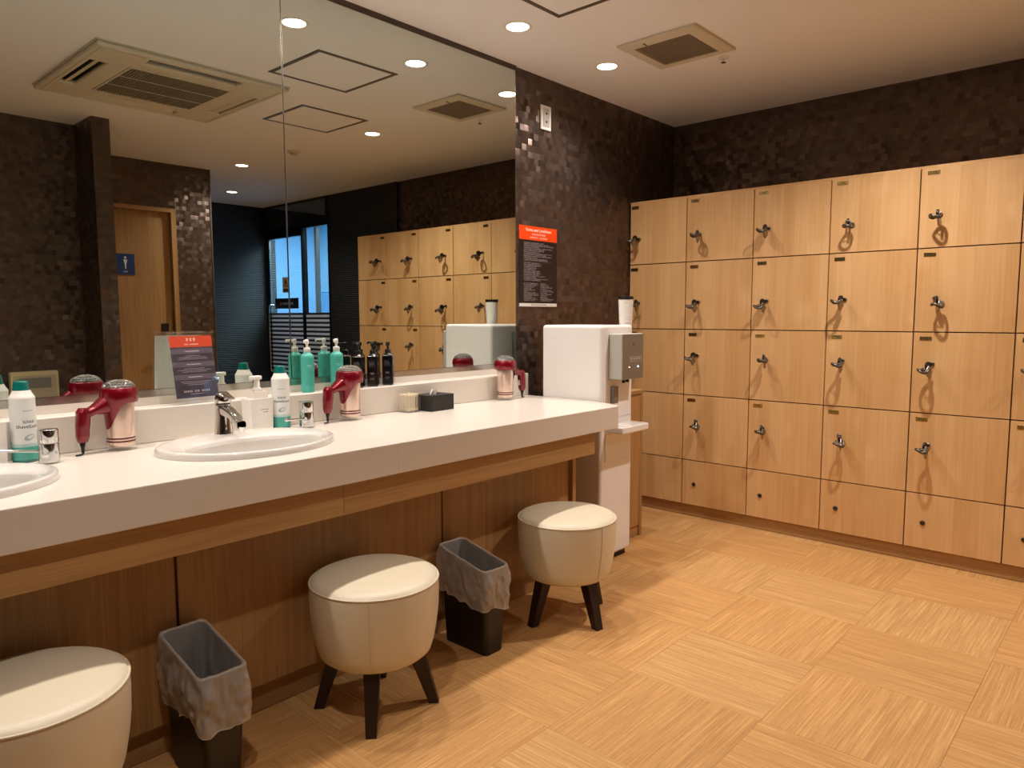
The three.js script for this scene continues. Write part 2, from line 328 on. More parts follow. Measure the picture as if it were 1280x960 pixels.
function faucet(x, z, label) {
  const t = thing('basin_faucet', label, 'faucet', [x, YC + 0.015, z]); t.scale.setScalar(1.1);
  mesh('body', lathe([[0, 0], [0.027, 0], [0.0275, 0.006], [0.0255, 0.012], [0.0225, 0.06], [0.0215, 0.088], [0.019, 0.094], [0, 0.095]], 32), M.chrome, t);
  const sp = grid(24, 12, (u, v) => {
    const th = u * Math.PI * 2, w = 0.0175 - 0.004 * v, h = 0.0155 - 0.005 * v, c = V(0, 0.074 - 0.030 * v * v - 0.004 * v, 0.008 + 0.098 * v);
    return [Math.sign(Math.cos(th)) * Math.pow(Math.abs(Math.cos(th)), 0.6) * w, c.y + Math.sign(Math.sin(th)) * Math.pow(Math.abs(Math.sin(th)), 0.6) * h, c.z];
  }, true);
  const s = mesh('spout', sp, M.chrome, t);
  const ae = cyl(0.0095, 0.0095, 0.014, 20); ae.rotateX(0.35); ae.translate(0, 0.024, 0.101); mesh('aerator', ae, M.chrome, s);
  const cap = lathe([[0, 0.128], [0.012, 0.127], [0.019, 0.121], [0.0225, 0.108], [0.0225, 0.096], [0.020, 0.095]], 32); 
  const l = mesh('lever', [cap, (() => { const g = new RoundedBoxGeometry(0.018, 0.008, 0.05, 2, 0.0035); g.rotateX(0.28); g.translate(0, 0.116, 0.034); return g; })()], M.chrome, t);
  return t;
}
faucet(1.083, 0.215, 'chrome single-lever faucet beside the white soap dispenser and teal bottles');
faucet(0.296, 0.215, 'chrome single-lever faucet of the near basin');
function valve(x, z, turn, label) {
  const t = thing('lever_valve', label, 'valve', [x, YC + 0.003, z], turn); t.scale.set(1.22, 1.02, 1.22);
  mesh('body', lathe([[0, 0], [0.0205, 0], [0.021, 0.004], [0.020, 0.05], [0.0185, 0.0505], [0.0185, 0.053], [0.0205, 0.0535], [0.0205, 0.086], [0.0185, 0.089], [0, 0.0895]], 32), M.chrome, t);
  const g = cyl(0.0035, 0.0035, 0.10, 12); g.rotateZ(Math.PI / 2 - 0.12); g.translate(-0.018, 0.030, 0); mesh('lever', g, M.chrome, t);
  const k = new THREE.SphereGeometry(0.0062, 16, 12); k.translate(-0.117, 0.0425, 0); mesh('knob', k, M.chrome, t);
}
valve(1.402, 0.186, 0.55, 'chrome cylinder valve with thin lever beside the middle basin');
valve(0.592, 0.215, -0.35, 'chrome cylinder valve with thin lever beside the near basin');

// ------------------------------------------------------------------ vanity base
{
  const t = thing('apron_board', 'oak apron board running below the white worktop', 'apron board');
  const ZA = 0.658, yb = 0.586, seams = [-1.6, 0.0, 1.2245, 2.50];
  for (let i = 0; i < 3; i++) mesh('board', muv(bx(seams[i] + 0.0008, seams[i + 1] - 0.0008, yb, YB - 0.0005, ZA - 0.02, ZA), 1, [0.1 * i, 0.37 * i], true), M.oak, t);
}
{
  const t = thing('vanity_cabinet', 'recessed oak cabinet panels with plinth under the worktop', 'vanity');
  const ps = [-1.6, -0.17, 0.786, 1.742, 2.50];
  for (let i = 0; i < 4; i++) mesh('panel', muv(bx(ps[i] + 0.004, ps[i + 1] - 0.004, 0.092, 0.648, 0.50, 0.52), 1, [0.23 * i, 0.31 * i]), M.oak, t);
  for (let i = 1; i < 4; i++) mesh('joint_strip', bx(ps[i] - 0.01, ps[i] + 0.01, 0.092, 0.648, 0.485, 0.4995), M.carcass, t);
  mesh('plinth', muv(bx(-1.6, 2.50, 0.003, 0.0915, 0.478, 0.498), 1, [0.4, 0], true), M.oak, t);
  mesh('end_post', muv(bx(2.501, 2.523, 0.003, YB - 0.0005, 0.47, 0.54), 1), M.oak, t);
  mesh('end_panel', muv(bx(2.48, 2.499, 0.003, YB - 0.0005, 0.02, 0.477), 1, [0.5, 0.2]), M.oak, t);
}

// ------------------------------------------------------------------ lockers
const XL = 3.7704, LW = 0.3952, LZ0 = -0.0149, ROWS = [1.8494, 1.4782, 1.0943, 0.7166, 0.335, 0.07];
const lockSpot = [];
{
  const units = [[0, 1, 'single light maple locker column against the mosaic wall'], [1, 4, 'light maple locker unit three columns wide next to the single column'], [4, 7, 'light maple locker unit three columns wide near the ribbed wall']];
  const lockG = (() => { const g = lathe([[0, 0], [0.011, 0], [0.0115, 0.004], [0.009, 0.007], [0.0035, 0.007], [0.0035, 0.0045], [0, 0.0045]], 20); g.rotateZ(Math.PI / 2); return g; })();
  const plateG = new RoundedBoxGeometry(0.002, 0.0185, 0.05, 1, 0.0008);
  const screws = [-0.021, 0.021].map(z => { const g = cyl(0.0016, 0.0016, 0.0012, 8); g.rotateZ(Math.PI / 2); g.translate(-0.001, 0, z); return g; });
  for (const [c0, c1, label] of units) {
    const za = Math.max(0.003, LZ0 + c0 * LW), zb = LZ0 + c1 * LW;
    const t = thing('locker_unit', label, 'locker', [XL, 0, za], 0, c0 ? 'maple lockers' : undefined);
    mesh('carcass', [muv(bx(0.0195, 0.505, ROWS[5], ROWS[0] - 0.012, 0, zb - za - 0.0006))], M.carcass, t);
    mesh('top_panel', muv(bx(0.001, 0.505, ROWS[0] - 0.012, ROWS[0], 0, zb - za - 0.0006), 1.6, [0.3, 0.2]), M.maple, t);
    mesh('plinth', muv(bx(0.018, 0.036, 0.003, ROWS[5] - 0.004, 0, zb - za - 0.001), 1, [0.1, 0.6], true), M.oak, t);
    for (let c = c0; c < c1; c++) for (let r = 0; r < 5; r++) {
      const z0 = Math.max(0.003, LZ0 + c * LW) - za, z1 = LZ0 + (c + 1) * LW - za, y1 = ROWS[r], y0 = ROWS[r + 1];
      const d = mesh('door', muv(bx(0, 0.018, y0 + 0.0026, y1 - (r ? 0.0026 : 0.0125), z0 + 0.0026, z1 - 0.0026, 0.0008), 1.6, [hsh(c, r, 91), hsh(c, r, 92)]), M.maple, t);
      const zl = (LZ0 + c * LW) - za, H = y1 - y0, ly = r === 4 ? y0 + 0.126 : y1 - H * (r < 2 ? 0.595 : 0.39), lz = zl + (r === 4 ? 0.078 : 0.083);
      const lk = mesh('lock', lockG.clone().translate(0, ly, lz), r === 4 ? M.darkSteel : M.steel, d);
      if (r < 4) {
        mesh('number_plate', plateG.clone().translate(-0.0012, y1 - 0.029 - (r ? 0 : 0.004), zl + 0.052), M.brass, d);
        const ink = [];
        for (let k = 0; k < 3; k++) { const zz = zl + 0.043 + k * 0.009, yy = y1 - 0.029 - (r ? 0 : 0.004); ink.push(bx(-0.0028, -0.0022, yy - 0.005, yy + 0.005, zz - 0.001, zz + 0.0012)); if (k) ink.push(bx(-0.0028, -0.0022, yy + 0.003, yy + 0.005, zz, zz + 0.005), bx(-0.0028, -0.0022, yy - 0.005, yy - 0.003, zz, zz + 0.005)); }
        mesh('plate_marks', ink, M.plateInk, d);
        lockSpot.push([c, r, XL - 0.007, ly, za + lz]);
      }
    }
  }
}
// a key in every lock, with a wrist loop
{
  const root = thing('locker_key', '', 'key', [0, 0, 0], 0, 'keys in the locker doors');
  mesh('key_bow', [(() => { const g = bx(-0.012, 0.0, -0.004, 0.004, -0.001, 0.001); return g; })(), (() => { const g = new THREE.CylinderGeometry(0.0115, 0.0115, 0.005, 20); g.rotateX(Math.PI / 2); g.translate(-0.021, 0, 0); return g; })()], M.blackPlastic, root);
  mesh('split_ring', (() => { const g = new THREE.TorusGeometry(0.009, 0.0012, 8, 24); g.rotateX(Math.PI / 2); g.translate(-0.034, -0.004, 0); return g; })(), M.steel, root);
  mesh('wrist_loop', (() => {
    const pts = []; for (let k = 0; k < 12; k++) { const a = k / 12 * Math.PI * 2; pts.push(V(-0.044 + 0.017 * Math.cos(a), -0.006 + 0.004 * Math.sin(a * 2), 0.013 * Math.sin(a))); }
    return new THREE.TubeGeometry(new THREE.CatmullRomCurve3(pts, true), 40, 0.0038, 8, true);
  })(), M.keyBand, root);
  mesh('number_tag', (() => { const g = new RoundedBoxGeometry(0.024, 0.026, 0.005, 2, 0.002); g.rotateZ(0.6); g.translate(-0.030, -0.014, 0.005); return g; })(), M.steel, root);
  const ord = ['first', 'second', 'third', 'fourth', 'fifth', 'sixth', 'seventh'];
  const rowName = ['top row', 'second row from top', 'third row from top', 'fourth row from top'];
  lockSpot.forEach(([c, r, x, y, z], i) => {
    const k = i ? root.clone() : root; if (i) { k.name = numbered('locker_key'); scene.add(k); }
    k.position.set(x, y, z); k.rotation.set(0, 0, 0); k.scale.set(1.45, 1.75, 1.75);
    k.rotation.y = -0.35 + 0.9 * hsh(c, r, 95); k.rotation.z = 0.15 + 0.35 * (hsh(c, r, 96) - 0.5);
    k.userData = { label: `metal key with wrist loop, ${rowName[r]}, ${ord[c]} locker column from mosaic wall`, category: 'key', group: 'keys in the locker doors' };
  });
}

// ------------------------------------------------------------------ stools
{
  const S = thing('vanity_stool', '', 'stool', [0, 0, 0], 0, 'cream stools at the counter');
  const R = 0.192;
  mesh('seat_body', lathe([[0, 0.166], [0.13, 0.166], [0.152, 0.170], [0.166, 0.182], [0.175, 0.21], [0.184, 0.26], [0.1895, 0.31], [0.191, 0.36], [0.1905, 0.388], [0.1885, 0.396]], 72), M.cream, S);
  mesh('seat_top', lathe([[0.1885, 0.396], [0.182, 0.405], [0.165, 0.412], [0.12, 0.419], [0.06, 0.4225], [0, 0.4235]], 72), M.cream, S);
  const tg = new THREE.TorusGeometry(0.1895, 0.0028, 8, 96); tg.rotateX(Math.PI / 2); tg.translate(0, 0.396, 0); mesh('piping', tg, M.cream, S);
  for (let k = 0; k < 2; k++) { const a = 2.35 + k * Math.PI; const pts = [[0.169, 0.186], [0.176, 0.21], [0.185, 0.26], [0.1905, 0.31], [0.192, 0.36], [0.191, 0.39]].map(([r, y]) => [r * Math.cos(a), y, r * Math.sin(a)]); mesh('side_seam', tube(pts, 0.0009, 16, 6), M.creamSeam, S); }
  for (let k = 0; k < 4; k++) {
    const a = Math.PI / 4 + k * Math.PI / 2; const g = taperBox(0.030, 0.030, 0.046, 0.046, 0.172); const p = g.attributes.position;
    for (let i = 0; i < p.count; i++) p.setX(i, p.getX(i) + 0.172 - (p.getY(i) / 0.172) * 0.055);
    g.computeVertexNormals(); g.rotateY(-a); mesh('leg', g, M.darkWood, S);
  }
  const put = (o, x, z, turn, label) => { o.position.set(x, 0.0015, z); o.rotation.y = turn; o.userData = { label, category: 'stool', group: 'cream stools at the counter' }; };
  const c1 = S.clone(), c2 = S.clone(); c1.name = numbered('vanity_stool'); c2.name = numbered('vanity_stool'); scene.add(c1, c2);
  put(S, 1.28, 0.726, 0.04, 'round cream leather stool standing between the two waste bins');
  put(c1, 2.185, 0.752, 0.61, 'round cream leather stool in front of the water dispenser');
  put(c2, 0.392, 0.714, 0.05, 'round cream leather stool under the near basin');
}
// ------------------------------------------------------------------ waste bins with liners
function bin(x, z, label, linerLabel, sd) {
  const W0 = 0.088, D0 = 0.21, W1 = 0.122, D1 = 0.232, HB = 0.350, HF = 0.298;      // the rim slopes down to the front
  const top = zz => HB + (HF - HB) * clamp((zz + D1 / 2) / D1);
  const rr = (w, d, u, r = 0.018) => { // rounded rectangle perimeter
    const L = [d - 2 * r, Math.PI * r / 2, w - 2 * r, Math.PI * r / 2, d - 2 * r, Math.PI * r / 2, w - 2 * r, Math.PI * r / 2]; let s = u * L.reduce((a, b) => a + b);
    let k = 0; while (k < 7 && s > L[k]) { s -= L[k]; k++; } const q = s / L[k];
    const cx = w / 2 - r, cz = d / 2 - r, arc = (a0, ox, oz) => [ox + r * Math.cos(a0 + q * Math.PI / 2), oz + r * Math.sin(a0 + q * Math.PI / 2)];
    switch (k) { case 0: return [w / 2, -cz + q * 2 * cz]; case 1: return arc(0, cx, cz); case 2: return [cx - q * 2 * cx, d / 2]; case 3: return arc(Math.PI / 2, -cx, cz); case 4: return [-w / 2, cz - q * 2 * cz]; case 5: return arc(Math.PI, -cx, -cz); case 6: return [-cx + q * 2 * cx, -d / 2]; default: return arc(Math.PI * 1.5, cx, -cz); }
  };
  // point on the bin wall at fraction f of its height, pushed out by k, raised by dy
  const wall = (u, f, k, dy = 0) => { const [a, c] = rr(W0 + (W1 - W0) * f + 2 * k, D0 + (D1 - D0) * f + 2 * k, u); return [a, top(c) * f + dy, c]; };
  const t = thing('waste_bin', label, 'waste bin', [x, 0.0015, z], 0, 'bins under the counter');
  M.binBlack.side = THREE.DoubleSide;
  mesh('body', [grid(80, 4, (u, v) => wall(u, v, 0), true), grid(80, 4, (u, v) => wall(u, 0.012 + 0.988 * v, -0.0025), true), grid(80, 1, (u, v) => wall(u, 1, -0.0025 * v), true), bx(-W0 / 2 + 0.005, W0 / 2 - 0.005, 0, 0.004, -D0 / 2 + 0.005, D0 / 2 - 0.005)], M.binBlack, t);
  const b = thing('bin_liner', linerLabel, 'bin liner', [x, 0.0015, z], 0, 'clear liners in the bins');
  // liner: inside, over the rim, and a loose wrinkled skirt outside
  const wr = (u, v) => 0.65 * (vn(u * 22, v * 3 + u * 9, 22, 64, 7 + sd) - 0.5) + 0.5 * (vn(u * 60, v * 7 - u * 11, 60, 64, 17 + sd) - 0.5);
  const skirt = (u, v) => { const drop = 0.39 + 0.13 * vn(u * 7, 0, 7, 4, 3 + sd) + 0.05 * vn(u * 26, 0, 26, 4, 4 + sd), out = 0.003 + 0.010 * Math.sin(Math.min(1, v * 1.15) * Math.PI * 0.8) + 0.020 * wr(u, v) * Math.min(1, v * 4); return wall(u, 1 - v * drop, Math.max(0.0014, out), 0.005 * (1 - v)); };
  mesh('skirt', grid(200, 22, skirt, true), M.liner, b);
  mesh('hem', (() => { const pts = []; for (let k = 0; k < 90; k++) pts.push(V(...skirt(k / 90, 1))); return new THREE.TubeGeometry(new THREE.CatmullRomCurve3(pts, true), 180, 0.0011, 5, true); })(), M.liner, b);
  mesh('lip', grid(160, 6, (u, v) => { const a0 = v * Math.PI; return wall(u, 1, 0.0042 * Math.cos(a0) - 0.0012, 0.004 + 0.004 * Math.sin(a0) + 0.004 * wr(u, 0.3)); }, true), M.liner, b);
  mesh('inner_bag', grid(160, 16, (u, v) => wall(u, 1 - v * 0.82, -(0.0055 + 0.016 * Math.abs(wr(u, v * 0.7)) * Math.min(1, v * 4)), 0.004 * (1 - v)), true), M.liner, b);
}
bin(0.784, 0.66, 'narrow dark brown waste bin between the near stool and the middle stool', 'clear plastic liner draped over the bin beside the near stool', 1);
bin(1.760, 0.66, 'narrow dark brown waste bin between the middle stool and the far stool', 'clear plastic liner draped over the bin beside the far stool', 2);

// ------------------------------------------------------------------ water dispenser
{
  const t = thing('water_dispenser', 'tall slim white water dispenser standing at the end of the worktop', 'water dispenser', [2.855, 0, 0.355]);
  const w = 0.135;
  mesh('cabinet', [new RoundedBoxGeometry(0.262, 1.10, 0.355, 4, 0.016).translate(0, 0.58, 0)], M.serverWhite, t);
  mesh('foot', bx(-0.115, 0.115, 0.002, 0.031, -0.16, 0.155), M.blackPlastic, t);
  mesh('condenser', [bx(0.03, 0.115, 0.1, 1.09, -0.30, -0.179), ...Array.from({ length: 14 }, (_, i) => bx(0.026, 0.03, 0.15 + i * 0.065, 0.155 + i * 0.065, -0.29, -0.19))], std({ color: 0x5b625a, roughness: 0.5 }), t);
  const hd = mesh('control_head', new RoundedBoxGeometry(0.176, 0.212, 0.075, 3, 0.006).translate(0.012, 0.985, 0.2155), M.greyLight, t);
  mesh('fascia', bx(-0.073, 0.097, 0.882, 1.088, 0.253, 0.2555), M.greyFront, hd);
  const disp = canvasTex(256, 128, (c, W, H) => { c.fillStyle = '#7a7468'; c.fillRect(0, 0, W, H); c.strokeStyle = '#cfc8b8'; c.lineWidth = 6; c.strokeRect(6, 6, W - 12, H - 12); c.fillStyle = '#ded7c8'; for (let i = 0; i < 4; i++) { c.fillRect(26 + i * 54, 36, 36, 16); c.fillRect(30 + i * 54, 70, 28, 10); } });
  mesh('button_panel', new THREE.PlaneGeometry(0.10, 0.024).translate(0.032, 0.972, 0.2562), std({ map: disp, roughness: 0.4 }), hd);
  mesh('emblem', [cyl(0.006, 0.006, 0.0012, 3).rotateX(Math.PI / 2).translate(0.012, 1.043, 0.256)], M.darkSteel, hd);
  mesh('status_light', new THREE.SphereGeometry(0.0045, 12, 8).translate(0.052, 0.937, 0.2562), std({ color: 0xffffff, emissive: 0xbfe0ff, emissiveIntensity: 3 }), hd);
  mesh('status_light', new THREE.SphereGeometry(0.0035, 12, 8).translate(-0.022, 0.937, 0.2562), std({ color: 0xffffff, emissive: 0xffe9c8, emissiveIntensity: 2 }), hd);
  mesh('side_lever', [cyl(0.005, 0.005, 0.03, 10).rotateZ(-Math.PI / 2).translate(0.098, 0.97, 0.225)], M.blackPlastic, hd);
  mesh('tap', [cyl(0.008, 0.008, 0.02, 14, -0.02, 0.862, 0.225), cyl(0.008, 0.008, 0.018, 14, 0.01, 0.864, 0.225)], M.blackPlastic, t);
  mesh('tap_lever', [bx(-0.062, -0.022, 0.765, 0.845, 0.1775, 0.2, 0.004)], M.greyFront, t);
  mesh('recess_panel', [bx(-0.095, 0.105, 0.70, 0.875, 0.1775, 0.181)], M.serverWhite, t);
  mesh('drip_tray', [new RoundedBoxGeometry(0.225, 0.034, 0.105, 3, 0.008).translate(0.012, 0.648, 0.225), bx(-0.075, 0.1, 0.6655, 0.667, 0.19, 0.265)], M.serverWhite, t);
  mesh('front_panel', [new RoundedBoxGeometry(0.20, 0.13, 0.006, 2, 0.002).translate(0, 0.555, 0.179)], M.serverWhite, t);
}
{
  const t = thing('cup_holder', 'white tube of stacked paper cups beside the water dispenser', 'cup holder', [3.028, 1.075, 0.461]);
  mesh('tube', lathe([[0, 0.0], [0.026, 0], [0.030, 0.03], [0.0365, 0.19], [0.0345, 0.19], [0.029, 0.035], [0, 0.03]], 32), M.whitePlastic, t);
  mesh('rim_band', lathe([[0.0368, 0.178], [0.0378, 0.178], [0.0382, 0.193], [0.034, 0.193]], 32), M.darkSteel, t);
  for (let i = 0; i < 8; i++) mesh('cup_edge', new THREE.TorusGeometry(0.0318 + i * 0.0006, 0.0011, 6, 32).rotateX(Math.PI / 2).translate(0, 0.05 + i * 0.016, 0), M.whitePlastic, t);
  mesh('bracket', [bx(-0.045, -0.026, 0.01, 0.05, -0.015, 0.015)], M.whitePlastic, t);
}
{
  const t = thing('side_cabinet', 'low oak cabinet between the water dispenser and the lockers', 'cabinet', [3.15, 0, 0.206]);
  mesh('carcass', muv(bx(-0.132, 0.132, 0.003, 0.765, -0.204, 0.198), 1, [0.6, 0.1]), M.oak, t);
  mesh('top_board', muv(bx(-0.136, 0.136, 0.765, 0.786, -0.204, 0.206, 0.003), 1, [0.3, 0.3], true), M.oak, t);
  mesh('door', muv(bx(-0.128, 0.106, 0.06, 0.752, 0.1985, 0.206, 0.002), 1, [0.15, 0.5]), M.oak, t);
  mesh('corner_post', muv(bx(0.108, 0.132, 0.003, 0.752, 0.1985, 0.2065, 0.002), 1, [0.8, 0.5]), M.oak, t);
}

// ------------------------------------------------------------------ hair dryers
{
  const D = thing('hair_dryer', '', 'hair dryer', [0, 0, 0], 0, 'red hair dryers');
  mesh('stand_ring', lathe([[0.0365, 0], [0.041, 0], [0.041, 0.018], [0.0375, 0.018], [0.0365, 0]], 40), M.acrylic, D);
  const body = mesh('barrel', lathe([[0.030, 0.012], [0.036, 0.012], [0.0372, 0.02], [0.0395, 0.12], [0.041, 0.165], [0.030, 0.165]], 48), M.pearl, D);
  for (const y of [0.027, 0.036]) mesh('red_band', lathe([[0.0376, y - 0.0022], [0.0385, y - 0.0018], [0.0386, y + 0.0018], [0.0379, y + 0.0022]], 40), M.redDark, body);
  mesh('red_shell', grid(72, 14, (u, v) => {
    const th = u * Math.PI * 2, c = Math.max(0, Math.cos(th - Math.PI * 0.97)), low = 0.142 - 0.078 * Math.pow(c, 2.2), y = low + (0.183 - low) * v;
    const r = 0.0402 + 0.0105 * sm(clamp((y - 0.09) / 0.07)) + 0.002 * Math.sin(Math.PI * clamp(v)) - 0.0025 * Math.pow(clamp((y - 0.17) / 0.013), 2); return [r * Math.cos(th), y, r * Math.sin(th)];
  }, true), M.red, D);
  mesh('collar', lathe([[0.0485, 0.183], [0.0475, 0.186], [0.044, 0.187], [0.040, 0.183]], 48), M.red, D);
  const gr = []; const dome = a => [0.0445 * Math.cos(a), 0.184 + 0.024 * Math.sin(a)];
  for (let k = 0; k < 5; k++) { const [r, y] = dome(k / 5 * Math.PI / 2); gr.push(new THREE.TorusGeometry(r, 0.0008, 5, 40).rotateX(Math.PI / 2).translate(0, y, 0)); }
  for (let k = 0; k < 24; k++) for (const tw of [-1, 1]) { const pts = []; for (let q = 0; q <= 6; q++) { const a = q / 6 * Math.PI / 2 * 0.95, [r, y] = dome(a), th = k / 24 * Math.PI * 2 + tw * q * 0.12; pts.push([r * Math.cos(th), y, r * Math.sin(th)]); } gr.push(tube(pts, 0.0006, 8, 4)); }
  mesh('intake_grille', gr, M.chromeTrim, D);
  mesh('intake_filter', lathe([[0.042, 0.184], [0.036, 0.196], [0.022, 0.203], [0, 0.205]], 32), M.blackPlastic, D);
  // arm and folding handle toward -x
  const loft = (pts, sq = 0.8) => grid(24, 28, (u, v) => { // pts: x,y,rx(along x-normal),rz
    const f = v * (pts.length - 1), k = Math.min(pts.length - 2, Math.floor(f)), q = sm(f - k), L = i => pts[k][i] + (pts[k + 1][i] - pts[k][i]) * q;
    const tx = pts[k + 1][0] - pts[k][0], ty = pts[k + 1][1] - pts[k][1], l = Math.hypot(tx, ty) || 1, nx = -ty / l, ny = tx / l, th = u * Math.PI * 2;
    const ca = Math.sign(Math.cos(th)) * Math.pow(Math.abs(Math.cos(th)), sq), sa = Math.sign(Math.sin(th)) * Math.pow(Math.abs(Math.sin(th)), sq);
    return [L(0) + nx * L(2) * ca, L(1) + ny * L(2) * ca, L(3) * sa];
  }, true);
  mesh('arm', loft([[-0.02, 0.14, 0.034, 0.03], [-0.045, 0.135, 0.026, 0.026], [-0.075, 0.125, 0.014, 0.019], [-0.098, 0.115, 0.012, 0.016], [-0.106, 0.112, 0.001, 0.001]]), M.red, D);
  const h = mesh('handle', loft([[-0.101, 0.134, 0.001, 0.001], [-0.101, 0.133, 0.012, 0.014], [-0.103, 0.12, 0.0185, 0.018], [-0.106, 0.085, 0.0185, 0.0175], [-0.108, 0.052, 0.017, 0.016], [-0.109, 0.036, 0.012, 0.012], [-0.109, 0.034, 0.001, 0.001]]), M.red, D);
  mesh('hinge', [cyl(0.0055, 0.0055, 0.034, 16).translate(0, -0.017, 0).rotateX(Math.PI / 2).translate(-0.098, 0.124, 0)], M.redDark, h);
  mesh('switch_plate', bx(-0.0925, -0.0875, 0.062, 0.09, -0.006, 0.006, 0.001), M.whitePlastic, h);
  mesh('cord_sleeve', [lathe([[0.004, 0.006], [0.0048, 0.02], [0.0085, 0.035], [0, 0.036]], 16).translate(-0.109, 0, 0), tube([[-0.109, 0.008, 0], [-0.110, 0.004, 0.003], [-0.120, 0.0025, 0.010], [-0.134, 0.0025, 0.012]], 0.0025, 16, 8)], M.blackPlastic, D);
  const a = D.clone(), b = D.clone(); for (const o of [a, b]) { o.name = numbered('hair_dryer'); scene.add(o); }
  const put = (o, x, z, turn, label) => { o.position.set(x, YC + 0.0005, z); o.rotation.y = turn; o.userData = { label, category: 'hair dryer', group: 'red hair dryers' }; };
  put(D, 0.80, 0.145, 0.12, 'red and pearl hair dryer standing upright between the two basins');
  put(a, 1.618, 0.145, 0.10, 'red and pearl hair dryer standing upright in front of the pump bottles');
  put(b, 2.49, 0.148, 3.05, 'red and pearl hair dryer standing upright beside the water dispenser');
}
// ------------------------------------------------------------------ pump bottles on the ledge
const CAMDIR = 0.735; // spouts turned out into the room
function pump(t, y, mat, len, headR = 0.0075) {
  mesh('pump_collar', lathe([[0, y], [0.0125, y], [0.0125, y + 0.016], [0.010, y + 0.0185], [0, y + 0.0185]], 24), mat, t);
  mesh('pump_stem', cyl(0.0048, 0.0048, 0.016, 14, 0, y + 0.018, 0), mat, t);
  mesh('pump_head', [lathe([[0.0055, y + 0.031], [headR, y + 0.034], [headR, y + 0.046], [headR - 0.002, y + 0.049], [0, y + 0.0495]], 20), bx(0, len, y + 0.0405, y + 0.0475, -0.0038, 0.0038, 0.002), bx(len - 0.005, len, y + 0.036, y + 0.043, -0.003, 0.003, 0.001)], mat, t);
}
{
  const T = thing('teal_pump_bottle', 'teal pump bottle with white pump on the ledge', 'bottle', [1.498, LEDGE, 0.0485], Math.PI + CAMDIR, 'teal bottles on the ledge');
  mesh('body', lathe([[0, 0], [0.0225, 0], [0.0245, 0.003], [0.0248, 0.128], [0.0235, 0.137], [0.019, 0.143], [0.0135, 0.146], [0.0135, 0.149], [0, 0.149]], 36), M.teal, T);
  const lab = canvasTex(256, 256, (c, W, H) => { c.fillStyle = '#4db5a6'; c.fillRect(0, 0, W, H); c.fillStyle = '#bfe6dd'; c.fillRect(70, 40, 110, 5); c.fillRect(88, 58, 76, 4); c.fillStyle = '#3f9d90'; c.fillRect(60, 110, 130, 4); c.fillRect(60, 126, 130, 4); c.fillRect(60, 142, 100, 4); });
  const lg = new THREE.CylinderGeometry(0.0251, 0.0251, 0.08, 24, 1, true, -0.9, 1.8); lg.translate(0, 0.075, 0); lg.rotateY(Math.PI / 2 + 0.6); mesh('print', lg, std({ map: lab, roughness: 0.38 }), T);
  pump(T, 0.149, M.whitePlastic, 0.034);
  const c = T.clone(); c.name = numbered('teal_pump_bottle'); scene.add(c); c.position.x = 1.628;
  T.userData.label = 'teal pump bottle with white pump, beside the white spray can'; c.userData.label = 'teal pump bottle with white pump, directly behind a red hair dryer';
}
{
  const T = thing('black_pump_bottle', '', 'bottle', [1.878, LEDGE, 0.05], Math.PI + CAMDIR, 'black bottles on the ledge');
  mesh('body', [new RoundedBoxGeometry(0.044, 0.126, 0.044, 3, 0.006).translate(0, 0.063, 0), cyl(0.018, 0.0125, 0.006, 24, 0, 0.126, 0)], M.glossBlack, T);
  const lab = canvasTex(256, 512, (c, W, H) => { c.fillStyle = '#0b0b0d'; c.fillRect(0, 0, W, H); c.strokeStyle = '#8b8b90'; c.lineWidth = 4; c.beginPath(); for (let k = 0; k < 9; k++) { c.moveTo(50 + 17 * k, 60 + (k % 3) * 22); c.lineTo(66 + 17 * k, 190 - (k % 4) * 25); } c.stroke(); c.fillStyle = '#a5a5aa'; c.fillRect(70, 300, 116, 8); c.fillRect(90, 322, 76, 6); c.fillStyle = '#77777c'; c.fillRect(60, 400, 136, 5); c.fillRect(60, 416, 120, 5); c.fillRect(60, 432, 130, 5); });
  const lm = std({ map: lab, roughness: 0.2 });
  for (let k = 0; k < 2; k++) { const lg = new THREE.PlaneGeometry(0.036, 0.105); lg.translate(0, 0.064, 0.0223); lg.rotateY(Math.PI / 2 + (k ? Math.PI / 2 : 0)); mesh('print', lg, lm, T); }
  pump(T, 0.130, M.blackPlastic, 0.032, 0.0085);
  T.userData.label = 'black pump bottle on the ledge, nearest to the tissue box';
  [[1.801, 'black pump bottle on the ledge between two other black bottles'], [1.728, 'black pump bottle on the ledge, next to the teal bottles']].forEach(([x, l]) => { const c = T.clone(); c.name = numbered('black_pump_bottle'); c.position.x = x; c.userData = { ...T.userData, label: l }; scene.add(c); });
}
